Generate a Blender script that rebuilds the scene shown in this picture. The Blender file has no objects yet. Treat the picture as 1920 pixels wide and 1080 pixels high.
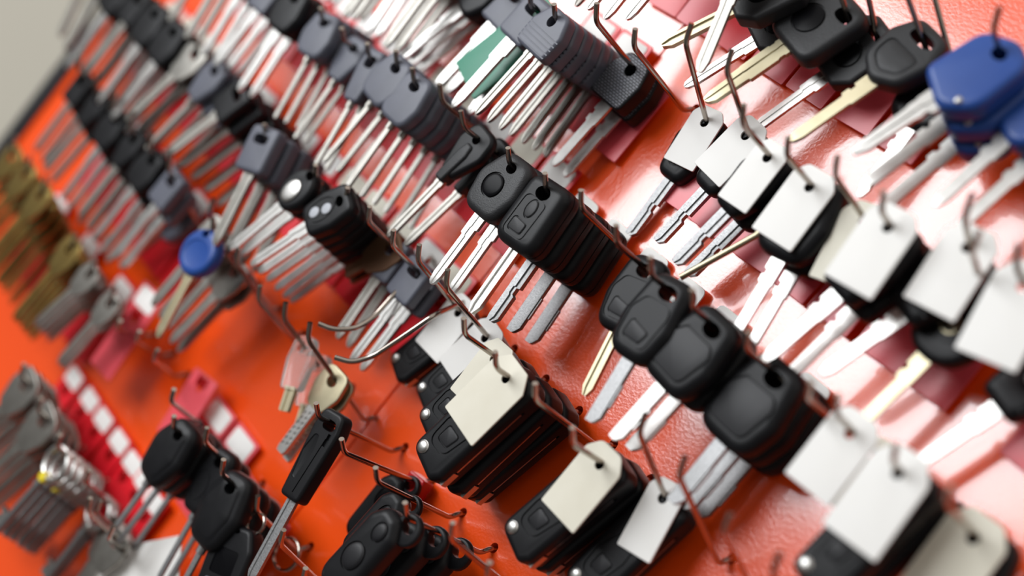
import bpy, bmesh, math, random
from mathutils import Vector, Matrix
random.seed(7)
PI = math.pi
SC = bpy.context.scene
COL = SC.collection
Z0 = 1.45                      # height of the board's reference point above the floor
R = math.radians

# ------------------------------------------------------------------ camera model (board frame: u right, v up, n out of the board)
F_PX, ROLL, YAW, PITCH, H = 2664.0, R(38.53), R(39.13), R(4.67), 0.60
_n, _u, _v = Vector((0, 0, 1)), Vector((1, 0, 0)), Vector((0, 1, 0))
_F0 = -_n*math.cos(YAW) - _u*math.sin(YAW)
_r0 = -_n*math.sin(YAW) + _u*math.cos(YAW)
CF = _F0*math.cos(PITCH) - _v*math.sin(PITCH)
CV = _v*math.cos(PITCH) + _F0*math.sin(PITCH)
CX = _r0*math.cos(ROLL) + CV*math.sin(ROLL)
CY = _r0*math.sin(ROLL) - CV*math.cos(ROLL)
CC = -CF*(H/(-CF.z))

def ray(x, y):
    return CF*F_PX + CX*(x-960) + CY*(y-540)

def at(x, y, n=0.0):
    d = ray(x, y)
    return CC + d*((n-CC.z)/d.z)

def pix(p):
    q = p - CC
    z = q.dot(CF)
    return (960 + F_PX*q.dot(CX)/z, 540 + F_PX*q.dot(CY)/z)

def W(p):                       # board frame -> world
    return Vector((p[0], -p[2], p[1] + Z0))

# ------------------------------------------------------------------ materials
def mat(name, col, rough=.5, metal=0., bump=None, var=None, coat=0., trans=0., alpha=1., spec=.5, ior=1.45, aniso=0):
    m = bpy.data.materials.new(name); m.use_nodes = True
    nt = m.node_tree; b = nt.nodes['Principled BSDF']
    b.inputs['Base Color'].default_value = (*col, 1)
    b.inputs['Roughness'].default_value = rough
    b.inputs['Metallic'].default_value = metal
    b.inputs['Coat Weight'].default_value = coat
    b.inputs['Coat Roughness'].default_value = .08
    b.inputs['Transmission Weight'].default_value = trans
    b.inputs['Specular IOR Level'].default_value = spec
    b.inputs['IOR'].default_value = ior
    tc = nt.nodes.new('ShaderNodeTexCoord')
    if var:
        sc, amt, col2 = var
        nz = nt.nodes.new('ShaderNodeTexNoise'); nz.inputs['Scale'].default_value = sc; nz.inputs['Detail'].default_value = 4
        mx = nt.nodes.new('ShaderNodeMix'); mx.data_type = 'RGBA'
        mp = nt.nodes.new('ShaderNodeMapRange'); mp.inputs[1].default_value = .35; mp.inputs[2].default_value = .7; mp.inputs[4].default_value = amt
        nt.links.new(tc.outputs['Object'], nz.inputs['Vector']); nt.links.new(nz.outputs['Fac'], mp.inputs[0])
        nt.links.new(mp.outputs[0], mx.inputs[0])
        mx.inputs[6].default_value = (*col, 1); mx.inputs[7].default_value = (*col2, 1)
        nt.links.new(mx.outputs[2], b.inputs['Base Color'])
    if bump:
        sc, st, dist = bump
        nz = nt.nodes.new('ShaderNodeTexNoise'); nz.inputs['Scale'].default_value = sc; nz.inputs['Detail'].default_value = 3
        bp = nt.nodes.new('ShaderNodeBump'); bp.inputs['Strength'].default_value = st; bp.inputs['Distance'].default_value = dist
        nt.links.new(tc.outputs['Object'], nz.inputs['Vector']); nt.links.new(nz.outputs['Fac'], bp.inputs['Height'])
        nt.links.new(bp.outputs[0], b.inputs['Normal'])
    return m

M = {}
M['orange'] = mat('orange_paint', (.95, .085, .005), .21, bump=(560, .16, .0008), var=(9, .5, (.91, .074, .004)), spec=1.0, coat=1.0)
M['beige'] = mat('beige_wall_paint', (.37, .345, .285), .8, bump=(90, .2, .001), var=(3, .6, (.34, .315, .265)))
M['frame'] = mat('black_edge_trim', (.012, .012, .014), .4, bump=(300, .1, .0005))
M['chrome'] = mat('nickel_wire', (.42, .37, .325), .18, 1., var=(60, .5, (.30, .25, .21)))
M['black'] = mat('black_plastic', (.0065, .0068, .008), .40, bump=(1900, .10, .0003), var=(140, .4, (.009, .009, .011)), spec=.27)
M['matte'] = mat('grained_black_plastic', (.017, .0175, .0195), .47, bump=(1400, .35, .0004), spec=.42)
M['grey'] = mat('sheen_grey_plastic', (.105, .112, .145), .42, bump=(1200, .1, .0003), var=(90, .5, (.075, .08, .10)))  # dark grey plastic, bluish sky reflection painted into the base colour
M['gloss'] = mat('glossy_black_plastic', (.004, .004, .005), .30, spec=.10)
M['rubber'] = mat('black_button_rubber', (.009, .009, .011), .45, bump=(1500, .08, .0003), spec=.36)
M['blue'] = mat('blue_plastic', (.018, .07, .30), .34, bump=(900, .06, .0003), var=(80, .5, (.014, .055, .25)))
M['steel'] = mat('nickel_silver_blade', (.56, .55, .53), .34, 1., bump=(700, .1, .0003), var=(120, .6, (.45, .435, .41)))
M['dullsteel'] = mat('brushed_steel_blade', (.33, .33, .33), .46, 1., bump=(1500, .3, .0003), var=(900, .7, (.20, .20, .205)))
M['gold'] = mat('gold_tinted_blade', (.50, .45, .31), .42, 1., var=(120, .5, (.42, .36, .235)))
M['nickel'] = mat('dim_nickel_blade', (.36, .345, .315), .40, 1., var=(120, .6, (.26, .245, .22)))  # warm nickel; the weaker reflection of these blades is put into the colour
M['pale'] = mat('pale_grey_rubber', (.42, .44, .48), .5)
M['brass'] = mat('old_brass', (.42, .30, .10), .36, 1., var=(90, .8, (.25, .17, .055)))
M['white'] = mat('white_card', (.86, .85, .825), .5, bump=(240, .08, .0004), var=(30, .5, (.82, .805, .765)))
M['cream'] = mat('cream_card', (.76, .73, .62), .55, bump=(240, .08, .0004), var=(30, .6, (.66, .62, .50)))
M['redcard'] = mat('red_card', (.78, .012, .025), .30, bump=(500, .06, .0004), var=(40, .4, (.70, .010, .02)), spec=.7)
M['pinkcard'] = mat('sheen_red_card', (.80, .085, .11), .34, bump=(500, .06, .0004), var=(40, .5, (.74, .065, .09)), spec=.8)  # red card with its gloss sheen painted in as a paler pink base
M['redclip'] = mat('red_plastic_clip', (.50, .008, .012), .25, coat=.2)
M['green'] = mat('green_card', (.0, .20, .11), .35, var=(40, .4, (.0, .16, .09)))
M['clear'] = mat('clear_plastic_head', (.93, .92, .90), .10, trans=.85, ior=1.46)
M['yellow'] = mat('yellow_marker', (.75, .60, .02), .5)
M['brown'] = mat('brown_bronze', (.13, .065, .035), .38, .6, var=(60, .6, (.09, .045, .025)))

def weave_material():
    m = mat('woven_texture_plastic', (.03, .032, .037), .42)
    nt = m.node_tree; b = nt.nodes['Principled BSDF']
    tc = nt.nodes.new('ShaderNodeTexCoord'); mp = nt.nodes.new('ShaderNodeMapping')
    br = nt.nodes.new('ShaderNodeTexBrick')
    br.inputs['Scale'].default_value = 1.; br.inputs['Brick Width'].default_value = .0027; br.inputs['Row Height'].default_value = .0014
    br.inputs['Mortar Size'].default_value = .00032; br.inputs['Mortar Smooth'].default_value = .4
    br.inputs['Color1'].default_value = (.20, .21, .245, 1); br.inputs['Color2'].default_value = (.16, .17, .20, 1); br.inputs['Mortar'].default_value = (.006, .006, .008, 1)
    bp = nt.nodes.new('ShaderNodeBump'); bp.invert = True; bp.inputs['Strength'].default_value = .8; bp.inputs['Distance'].default_value = .0004
    nt.links.new(tc.outputs['Object'], mp.inputs[0]); nt.links.new(mp.outputs[0], br.inputs['Vector'])
    nt.links.new(br.outputs['Color'], b.inputs['Base Color']); nt.links.new(br.outputs['Fac'], bp.inputs['Height']); nt.links.new(bp.outputs[0], b.inputs['Normal'])
    return m
M['weave'] = weave_material()

# ------------------------------------------------------------------ mesh helpers (all sizes in millimetres)
class MB:
    def __init__(s): s.v = []; s.f = []
    def add(s, vf, loc=(0, 0, 0), rot=None):
        v, f = vf; o = len(s.v); l = Vector(loc)
        for p in v:
            p = Vector(p)
            if rot is not None: p = rot @ p
            s.v.append(p + l)
        s.f += [tuple(i+o for i in q) for q in f]
        return s
    def mesh(s, name, m=None, smooth=38):
        me = bpy.data.meshes.new(name)
        me.from_pydata([p*.001 for p in s.v], [], s.f)
        bm = bmesh.new(); bm.from_mesh(me); bmesh.ops.recalc_face_normals(bm, faces=bm.faces); bm.to_mesh(me); bm.free()
        return finish(me, m, smooth)

def finish(me, m, smooth=38):
    me.polygons.foreach_set('use_smooth', [True]*len(me.polygons))
    me.set_sharp_from_angle(angle=R(smooth))
    me.materials.clear()
    if m: me.materials.append(M[m])
    me.update()
    return me

def cut(me, cutters, m, smooth=38):
    """me minus every cutter (MB), as a new mesh"""
    ob = bpy.data.objects.new('work', me); COL.objects.link(ob); tmp = [ob]
    for c in cutters:
        co = bpy.data.objects.new('cutter', c.mesh('cutter')); COL.objects.link(co); tmp.append(co)
        md = ob.modifiers.new('b', 'BOOLEAN'); md.object = co; md.operation = 'DIFFERENCE'; md.solver = 'EXACT'
    dg = bpy.context.evaluated_depsgraph_get(); dg.update()
    out = bpy.data.meshes.new_from_object(ob.evaluated_get(dg))
    out.name = me.name
    for t in tmp: bpy.data.objects.remove(t)
    return finish(out, m, smooth)

def offs(o, d):
    n = len(o); out = []
    for i in range(n):
        a, b, c = Vector(o[i-1]), Vector(o[i]), Vector(o[(i+1) % n])
        e1, e2 = (b-a), (c-b)
        if e1.length < 1e-9: e1 = e2
        if e2.length < 1e-9: e2 = e1
        n1 = Vector((-e1.y, e1.x)).normalized(); n2 = Vector((-e2.y, e2.x)).normalized()
        k = (n1+n2)
        k = k/max(k.length_squared/2, .35)
        out.append(b + k*d)
    return out

def rpoly(pts, r, seg=6):
    """counter-clockwise polygon with rounded corners; r is one radius or one per corner"""
    n = len(pts); out = []
    for i in range(n):
        p0, p, p1 = Vector(pts[i-1]), Vector(pts[i]), Vector(pts[(i+1) % n])
        rr = r[i] if isinstance(r, (list, tuple)) else r
        d0, d1 = (p0-p).normalized(), (p1-p).normalized()
        ang = d0.angle(d1)
        t = min(rr/math.tan(ang/2), (p0-p).length*.49, (p1-p).length*.49)
        a, b = p+d0*t, p+d1*t
        for k in range(seg+1):
            s = k/seg
            out.append(a*(1-s)**2 + p*2*s*(1-s) + b*s*s)
    return out

def rrect(x0, x1, y0, y1, r, seg=6):
    return rpoly([(x0, y0), (x1, y0), (x1, y1), (x0, y1)], r, seg)

def ell(cx, cy, rx, ry, n=28, p=2.0):
    o = []
    for i in range(n):
        a = 2*PI*i/n; c, s = math.cos(a), math.sin(a)
        o.append(Vector((cx+rx*math.copysign(abs(c)**(2/p), c), cy+ry*math.copysign(abs(s)**(2/p), s))))
    return o

def slab(o, t, r=0, z=0., seg=4, dome=0., rb=None):
    """outline o thickened to t about height z, edges rounded by r, front optionally domed"""
    n = len(o); rings = []
    rb = r if rb is None else rb
    if rb > 0:
        for i in range(seg):
            a = PI/2*i/seg
            rings.append((rb*(1-math.sin(a)), -t/2+rb*(1-math.cos(a))))
    rings.append((0, -t/2+rb)); rings.append((0, t/2-r))
    if r > 0:
        for i in range(1, seg+1):
            a = PI/2*i/seg
            rings.append((r*(1-math.cos(a)), t/2-r+r*math.sin(a)))
    v = []; f = []
    for d, zz in rings:
        for q in offs(o, d): v.append((q.x, q.y, zz+z))
    if dome:
        c = sum((Vector(q) for q in o), Vector((0, 0)))/n
        last = offs(o, rings[-1][0])
        for k in range(1, 5):
            s = math.cos(PI/2*k/5)
            for q in last:
                w = c+(q-c)*s
                v.append((w.x, w.y, t/2+z+dome*math.sin(PI/2*k/5)))
    nr = len(v)//n
    for k in range(nr-1):
        for i in range(n):
            j = (i+1) % n
            f.append((k*n+i, k*n+j, (k+1)*n+j, (k+1)*n+i))
    f.append(tuple(range(n))[::-1]); f.append(tuple((nr-1)*n+i for i in range(n)))
    return v, f

def ringslab(o, w, z0, z1):
    a, b = offs(o, -w/2), offs(o, w/2); n = len(o); v = []; f = []
    for q, zz in ((a, z0), (a, z1), (b, z1), (b, z0)):
        v += [(p.x, p.y, zz) for p in q]
    for k in range(4):
        for i in range(n):
            j = (i+1) % n; k2 = (k+1) % 4
            f.append((k*n+i, k*n+j, k2*n+j, k2*n+i))
    return v, f

def box(x0, x1, y0, y1, z0, z1):
    v = [(x, y, z) for x in (x0, x1) for y in (y0, y1) for z in (z0, z1)]
    return v, [(0, 1, 3, 2), (4, 6, 7, 5), (0, 4, 5, 1), (2, 3, 7, 6), (0, 2, 6, 4), (1, 5, 7, 3)]

def tube(path, r, sides=10, closed=False):
    path = [Vector(p) for p in path]; n = len(path); v = []; f = []
    nrm = None
    for i, p in enumerate(path):
        a = path[i-1] if (i or closed) else p
        b = path[(i+1) % n] if (i < n-1 or closed) else p
        t = (b-a).normalized()
        if nrm is None:
            nrm = t.orthogonal().normalized()
        else:
            nrm = (nrm - t*nrm.dot(t)).normalized()
        bi = t.cross(nrm)
        for k in range(sides):
            an = 2*PI*k/sides
            v.append(p + (nrm*math.cos(an)+bi*math.sin(an))*r)
    for i in range(n if closed else n-1):
        for k in range(sides):
            a, b = i*sides+k, i*sides+(k+1) % sides
            c, d = ((i+1) % n)*sides+(k+1) % sides, ((i+1) % n)*sides+k
            f.append((a, b, c, d))
    if not closed:
        f.append(tuple(range(sides))[::-1]); f.append(tuple((n-1)*sides+k for k in range(sides)))
    return v, f

def fillet(pts, r, seg=5):
    pts = [Vector(p) for p in pts]; out = [pts[0]]
    for i in range(1, len(pts)-1):
        p0, p, p1 = pts[i-1], pts[i], pts[i+1]
        d0, d1 = (p0-p), (p1-p)
        t = min(r, d0.length*.45, d1.length*.45)
        a, b = p+d0.normalized()*t, p+d1.normalized()*t
        for k in range(seg+1):
            s = k/seg; out.append(a*(1-s)**2+p*2*s*(1-s)+b*s*s)
    out.append(pts[-1])
    return out

def extr(prof, stations):
    """cross-section prof [(x,z)] swept along -y through stations [(y, scale_x, shift_x, scale_z)]"""
    v = []; f = []; n = len(prof)
    for y, sx, ox, sz in stations:
        v += [(x*sx+ox, y, z*sz) for x, z in prof]
    for k in range(len(stations)-1):
        for i in range(n):
            j = (i+1) % n
            f.append((k*n+i, k*n+j, (k+1)*n+j, (k+1)*n+i))
    f.append(tuple(range(n))[::-1]); f.append(tuple((len(stations)-1)*n+i for i in range(n)))
    return v, f

def prof(w, t, g0=None, g1=None, d=.6, back=True):
    """blade section: width w, thickness t, a milled groove from g0 to g1 (fractions of the half width)"""
    h, q = w/2, t/2
    if g0 is None: return [(-h, -q+.3), (-h+.3, -q), (h-.3, -q), (h, -q+.3), (h, q-.3), (h-.3, q), (-h+.3, q), (-h, q-.3)]
    a, b = g0*h, g1*h
    p = [(-h, -q)]
    if back: p += [(-b, -q), (-b+.2, -q+d), (-a-.2, -q+d), (-a, -q)]
    p += [(h, -q), (h, q), (b, q), (b-.2, q-d), (a+.2, q-d), (a, q), (-h, q)]
    return p

def blade(kind, y, x=0.):
    """a key blade starting at height y"""
    b = MB()
    if kind == 'shoulder':       # white double-edged blade: wide shoulder then narrower
        b.add(extr(prof(8.2, 2.0, -.15, .35, .5), [(y, 1, x, 1), (y-9, 1, x, 1), (y-9.6, .86, x-.5, 1), (y-14, .86, x-.5, 1), (y-14.6, .70, x+.1, 1), (y-38, .70, x+.1, 1), (y-42.5, .46, x+.1, 1), (y-44, .14, x+.1, .7)]))
    elif kind == 'notched':      # shoulder with a small side window
        b.add(extr(prof(8.6, 2.0), [(y, 1, x, 1), (y-8, 1, x, 1), (y-8.3, .80, x+.8, 1), (y-11, .80, x+.8, 1), (y-11.3, .96, x+.1, 1), (y-15, .96, x+.1, 1), (y-15.6, .70, x+.5, 1), (y-40, .70, x+.5, 1), (y-44, .42, x+.5, 1), (y-45.5, .16, x+.4, .7)]))
    elif kind == 'flat':
        b.add(extr(prof(7.6, 2.0, -.3, .2, .55), [(y, 1, x, 1), (y-5, 1, x, 1), (y-5.5, .86, x, 1), (y-36, .86, x, 1), (y-40, .5, x+.3, 1), (y-41.5, .2, x+.6, .8)]))
    elif kind == 'narrow':
        b.add(extr(prof(5.2, 2.2, -.3, .25, .6), [(y, 1.2, x, 1), (y-4, 1.2, x, 1), (y-4.5, 1, x, 1), (y-38, .95, x, 1), (y-42, .6, x+.2, 1), (y-44, .2, x+.4, .8)]))
    elif kind == 'bar':          # heavy rectangular laser-cut bar
        b.add(extr(prof(7.6, 2.6), [(y, 1, x, 1), (y-32, 1, x, 1), (y-35, .7, x-.9, 1), (y-36, .5, x-1.5, 1)]))
        b.add(box(x+2.9, x+4.6, y-26, y-14, -.75, .75))
    elif kind == 'step':         # bar with one milled step along its edge
        b.add(extr(prof(7.2, 2.8, .05, .55, .9), [(y, 1, x, 1), (y-16, 1, x, 1), (y-16.4, .72, x-.9, 1), (y-20, .72, x-.9, 1), (y-21, .92, x-.2, 1), (y-34, .92, x-.2, 1), (y-37, .5, x-1.2, 1)]))
    elif kind == 'rail':         # narrow blade with two bright rails
        b.add(extr(prof(6.4, 2.6, -.45, .3, 1.0), [(y, 1, x, 1), (y-34, 1, x, 1), (y-38.5, .35, x, .9)]))
    elif kind == 'gold':         # broad blade with stepped edges
        b.add(extr(prof(9.4, 2.2, -.25, .2, .6), [(y, 1, x, 1), (y-4, 1, x, 1), (y-4.5, .88, x, 1), (y-7, .88, x, 1), (y-7.5, 1, x, 1), (y-22, 1, x, 1), (y-22.5, .88, x-.3, 1), (y-29, .82, x-.3, 1), (y-29.6, .70, x, 1), (y-39, .66, x, 1), (y-42, .40, x-.4, 1), (y-43, .15, x-.8, .8)]))
    elif kind == 'long':
        b.add(extr(prof(7.0, 2.0, -.5, .5, .55), [(y, 1, x, 1), (y-43, 1, x, 1), (y-46, .6, x, 1), (y-47.5, .2, x, .8)]))
    elif kind == 'pointed':      # tapering like a dagger, one long groove
        b.add(extr(prof(10.5, 2.2, -.1, .25, .7), [(y, 1, x, 1), (y-8, 1, x, 1), (y-9.5, .72, x-1, 1), (y-13, .78, x-.8, 1), (y-15, .66, x-.8, 1), (y-36, .5, x-1.2, 1), (y-42, .16, x-1.6, .8)]))
    elif kind == 'pencil':
        b.add(tube([(x, y+2, 0), (x, y-4, 0)], 2.3, 12)); b.add(tube([(x, y-4, 0), (x, y-44, 0), (x, y-46.5, 0)], 1.7, 12))
    elif kind == 'thin':
        b.add(tube([(x, y+2, 0), (x, y-5, 0)], 2.6, 10)); b.add(extr(prof(3.6, 1.8), [(y-5, 1, x, 1), (y-40, 1, x, 1), (y-42, .5, x, 1)]))
    elif kind == 'dimple':       # flat bar with two rows of drilled dimples
        base = MB().add(extr(prof(7.6, 2.6), [(y, 1, x, 1), (y-30, 1, x, 1), (y-32.5, .72, x, 1)])).mesh('w', None)
        cs = MB()
        for k in range(7):
            for s in (-1, 1):
                cs.add(slab(ell(x+s*1.75, y-5-k*3.6+s*.7, 1.25, 1.25, 10), 1.4, 0, 1.3))
        return cut(base, [cs], None)
    elif kind == 'stub':
        b.add(extr(prof(7.2, 2.4, -.3, .2, .7), [(y, 1, x, 1), (y-13, 1, x, 1), (y-14, .85, x, 1)]))
    return b.mesh('blade', None)

P = {}                            # prototypes: kind -> list of (part name, mesh, parent part or None, label or None)
def wm(me, m): 
    me.materials.clear(); me.materials.append(M[m]); return me
def hole(x, y, rx, ry, t=40, p=2.0): return MB().add(slab(ell(x, y, rx, ry, 20, p), t))
def bow(o, t, r, holes=(), m='black', grooves=(), extra=(), rb=None, dome=0.):
    me = MB().add(slab(o, t, r, seg=5, rb=rb, dome=dome)).mesh('bow', m)
    cs = list(holes)
    for go, w, d in grooves: cs.append(MB().add(ringslab(go, w, t/2-d, t/2+2)))
    cs += list(extra)
    return cut(me, cs, m, 33) if cs else me
def part(o, t, r, z, m, name, dome=0.): return MB().add(slab(o, t, r, z, seg=3, dome=dome)).mesh(name, m)

# -- remote fob with two buttons on a framed panel
o = rpoly([(-14.6, -32), (14.6, -32), (13.8, 6), (-13.8, 6)], [9, 9, 8, 8], 8)
pan = rpoly([(-8.8, -27), (5.5, -27), (6.5, -5.5), (-8.0, -5.5)], 3.2, 5)
b1 = ell(-.4, -11.2, 3.4, 5.0, 24); b2 = rpoly([(-6.8, -25), (3, -25), (3.4, -18.6), (-6.6, -17.4)], 2.2, 4)
def seam(o, t): return MB().add(ringslab(o, 1.0, -.35, .35))
P['remote2'] = [('bow', bow(o, 15.5, 5.0, [hole(0, -2.0, 4.8, 3.6)], 'black', [(pan, .7, .6), (b1, .55, .9), (b2, .55, .9)], [seam(o, 12.5)]), None, None),
                ('button', part(offs(b1, .4), 1, .4, 7.6, 'rubber', 'button'), None, 'oval button'),
                ('button', part(offs(b2, .4), 1, .4, 7.6, 'rubber', 'button'), None, 'square button'),
                ('blade', wm(blade('bar', -30), 'dullsteel'), None, None)]
P['remote2_rail'] = P['remote2'][:3] + [('blade', wm(blade('rail', -30), 'steel'), None, None)]
P['remote2_step'] = P['remote2'][:3] + [('blade', wm(blade('step', -30), 'dullsteel'), None, None)]
# -- rounded fob with glossy round window
o = rpoly([(-13, -29), (10, -30), (16, -14), (13.5, 6), (-8, 6), (-16.5, -10)], [9, 9, 12, 10, 10, 12], 7)
d = ell(-1.5, -13, 6.6, 6.6, 30)
P['disc_fob'] = [('bow', bow(o, 11, 4.0, [hole(2, -1.2, 3.4, 2.8)], 'matte', [(d, .9, 1.0)]), None, None),
                 ('window', part(offs(d, .3), 1, .4, 5.2, 'gloss', 'window', .5), None, 'glossy round window'),
                 ('blade', wm(blade('shoulder', -27), 'steel'), None, None)]
# -- big fob with one raised soft panel / panel and button
o = rpoly([(-16, -37), (14, -38), (18.5, -20), (14, 6.5), (-11, 6.5), (-18.5, -18)], [12, 12, 14, 9, 9, 14], 7)
pan = rpoly([(-12.5, -31), (9, -32), (13, -13), (9.5, -7.5), (-8, -7.5), (-13.5, -15)], [6, 6, 6, 4, 4, 6], 5)
P['panel_fob'] = [('bow', bow(o, 12.5, 5, [hole(3, -2.2, 5.4, 3.8)], 'black', [(pan, .8, .7)]), None, None),
                  ('panel', part(offs(pan, .4), 1.4, .6, 5.9, 'rubber', 'panel'), None, None),
                  ('blade', wm(blade('bar', -35), 'dullsteel'), None, None)]
o = rpoly([(-13, -37), (11, -38), (15.5, -20), (13, 6.5), (-10, 6.5), (-15.5, -18)], [10, 10, 14, 9, 9, 14], 7)
pan = rpoly([(-9.5, -31), (7, -32), (10.5, -13), (9, -7.5), (-6, -7.5), (-10.5, -15)], [5, 5, 6, 4, 4, 6], 5)
bt = rpoly([(-7.5, -28.5), (3.5, -29.5), (6, -22.5), (-6.5, -19)], 2.4, 5)
P['button_fob'] = [('bow', bow(o, 12.5, 5, [hole(3, -2.2, 5.4, 3.8)], 'black', [(pan, .8, .7), (bt, .5, .9)]), None, None),
                   ('button', part(offs(bt, .35), 1.2, .5, 6.0, 'rubber', 'button'), None, None),
                   ('blade', wm(blade('bar', -35), 'dullsteel'), None, None)]
P['button_fob_rail'] = P['button_fob'][:2] + [('blade', wm(blade('rail', -35), 'gold'), None, 'gold tinted blade')]
P['panel_fob_white'] = P['panel_fob'][:2] + [('blade', wm(blade('bar', -35), 'steel'), None, None)]
# -- folding flip key: long body, rivet, framed button area, folded blade in a side slot
o = rpoly([(-12.5, -62), (10, -64), (14, -58), (14, 4), (9, 7), (-7, 7), (-13.5, -4)], [7, 5, 5, 6, 5, 6, 9], 6)
pan = rpoly([(-7, -52), (6, -50.5), (8.2, -34), (6.5, -22), (-3.5, -22), (-8.5, -38)], [5, 5, 4, 4, 4, 6], 5)
bt = rpoly([(-4.5, -48), (3.8, -47), (5.2, -38), (-4.8, -38.5)], 2.2, 4)
slot = MB().add(box(12.6, 16, -52, -6, -.6, .9))
P['flip'] = [('bow', bow(o, 15.5, 3.4, [hole(1, -1.6, 3.6, 3.2)], 'black', [(pan, .9, .7), (bt, .5, .9)], [slot]), None, None),
             ('rivet', part(ell(-6.0, -56.6, 3.5, 3.5, 22), 1.0, .3, 7.8, 'steel', 'rivet', 1.1), None, 'chrome rivet'),
             ('button', part(offs(bt, .35), 1, .4, 7.5, 'rubber', 'button'), None, None),
             ('blade', MB().add(box(12.8, 13.8, -51, -8, -.5, .7)).add(box(12.4, 14.3, -61, -52, -1.8, 2.2)).mesh('blade', 'steel'), None, 'folded chrome blade')]
# -- small ribbed head
o = rpoly([(-13, -21), (13, -21), (13.5, -6), (8, 5.5), (-8, 5.5), (-13.5, -6)], [4, 4, 5, 6, 6, 5], 5)
ribs = [MB().add(box(-20, 20, -19.4+2.6*k, -18.6+2.6*k, 3.4, 9)) for k in range(5)]
P['ribbed'] = [('bow', bow(o, 8.6, 2.2, [hole(0, -1.8, 3.0, 3.4)], 'grey', [], ribs), None, None),
               ('blade', wm(blade('narrow', -19.5), 'nickel'), None, None)]
# -- woven texture head
o = rpoly([(-13, -23), (12.5, -23), (14, -6), (10, 6.5), (-8, 6.5), (-14, -4)], [4, 4, 6, 6, 6, 6], 6)
P['woven'] = [('bow', bow(o, 9.5, 1.2, [hole(1, -1.9, 3.7, 3.5)], 'black'), None, None),
              ('woven_face', cut(MB().add(slab(offs(o, 1.1), .5, .2, 4.85, seg=3)).mesh('woven_face', 'weave'), [hole(1, -1.9, 3.8, 3.6)], 'weave'), None, 'woven texture face'),
              ('blade', wm(blade('notched', -21), 'steel'), None, None)]
# -- square transponder head, off-centre ring slot
o = rpoly([(-23, -27), (8, -27), (9, 7), (-23, 7)], [7, 8, 8, 7], 7)
d = ell(-10.5, -12.5, 7.4, 7.4, 30)
P['square_chip'] = [('bow', bow(o, 10.5, 3.2, [hole(0, -1.2, 5.0, 2.9, 40, 2.6)], 'matte', [(d, .7, .8)]), None, None),
                    ('window', part(offs(d, .3), 1, .3, 4.9, 'gloss', 'window'), None, None),
                    ('blade', wm(blade('gold', -25, -9), 'gold'), None, 'gold tinted blade')]
# -- octagonal transponder head
o = rpoly([(-10, -30), (8, -30), (15, -22), (15, 1), (8, 7), (-8, 7), (-15, 1), (-15, -20)], 3, 4)
d = ell(0, -15, 7.2, 7.2, 30)
P['octagon_chip'] = [('bow', bow(o, 10, 2.4, [hole(0, 0, 6.5, 1.7, 40, 2.6)], 'matte', [(d, .7, .8)]), None, None),
                     ('window', part(offs(d, .3), 1, .3, 4.7, 'gloss', 'window'), None, None),
                     ('blade', wm(blade('rail', -28), 'gold'), None, None)]
P['octagon_white'] = P['octagon_chip'][:2] + [('blade', wm(blade('shoulder', -28), 'steel'), None, None)]
# -- arched head with recessed oval face and large ring slot
o = rpoly([(-13, -22), (0, -29), (13, -22), (16, -6), (10, 7), (-10, 7), (-16, -6)], [9, 9, 9, 9, 7, 7, 9], 6)
d = rpoly([(-9.5, -18.5), (0, -23.5), (9.5, -18.5), (10.5, -8), (-10.5, -8)], [7, 8, 7, 4, 4], 6)
P['arched'] = [('bow', bow(o, 10.5, 3.4, [hole(1, -.6, 7.2, 2.9, 40, 3)], 'matte', [], [MB().add(slab(d, 3, 0, 6.0))]), None, None),
               ('face', part(offs(d, .35), .8, .3, 4.55, 'matte', 'face', .7), None, None),
               ('blade', wm(blade('notched', -25.5), 'gold'), None, None)]
# -- blue heads
o = rpoly([(-15, -25), (5, -33), (17, -22), (15, 4), (2, 8.5), (-13, 2)], [6, 9, 12, 10, 10, 10], 7)
P['blue'] = [('bow', bow(o, 12, 3.4, [hole(2, -1.2, 3.8, 2.8)], 'blue', [], []), None, None),
             ('rivet', part(ell(9, -25, 1.6, 1.6, 14), 1, .2, 6.0, 'steel', 'rivet', .5), None, 'small silver rivet'),
             ('blade', wm(blade('pointed', -26, -1.5), 'steel'), None, None)]
P['blue_rail'] = P['blue'][:2] + [('blade', wm(blade('notched', -26, -1.5), 'steel'), None, None)]
o = ell(0, -12.5, 15.5, 14.5, 34)
P['blue_round'] = [('bow', bow(o, 9, 3.0, [hole(0, -1.0, 3.2, 2.4)], 'blue', [], [MB().add(slab(ell(0, -14, 11, 9, 30), 2.0, .8, 4.9))]), None, None),
                   ('blade', wm(blade('flat', -25.5), 'gold'), None, None)]
# -- fin head: oval with a raised centre ridge
o = rpoly([(-6, -26), (5, -26), (12.5, -8), (10, 7), (-9, 7), (-12.5, -6)], [4, 4, 10, 8, 8, 10], 6)
P['finned'] = [('bow', bow(o, 6.5, 2.4, [hole(0, -1.4, 3.0, 2.6)], 'black'), None, None),
               ('ridge', MB().add(slab(rpoly([(-3.6, -31), (3.0, -31), (4.2, -12), (2.6, -5.2), (-2.6, -5.2), (-4, -12)], 2, 4), 9.5, 1.6, 0)).mesh('ridge', 'matte'), None, None),
               ('blade', wm(blade('narrow', -29.5), 'nickel'), None, None)]
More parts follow.
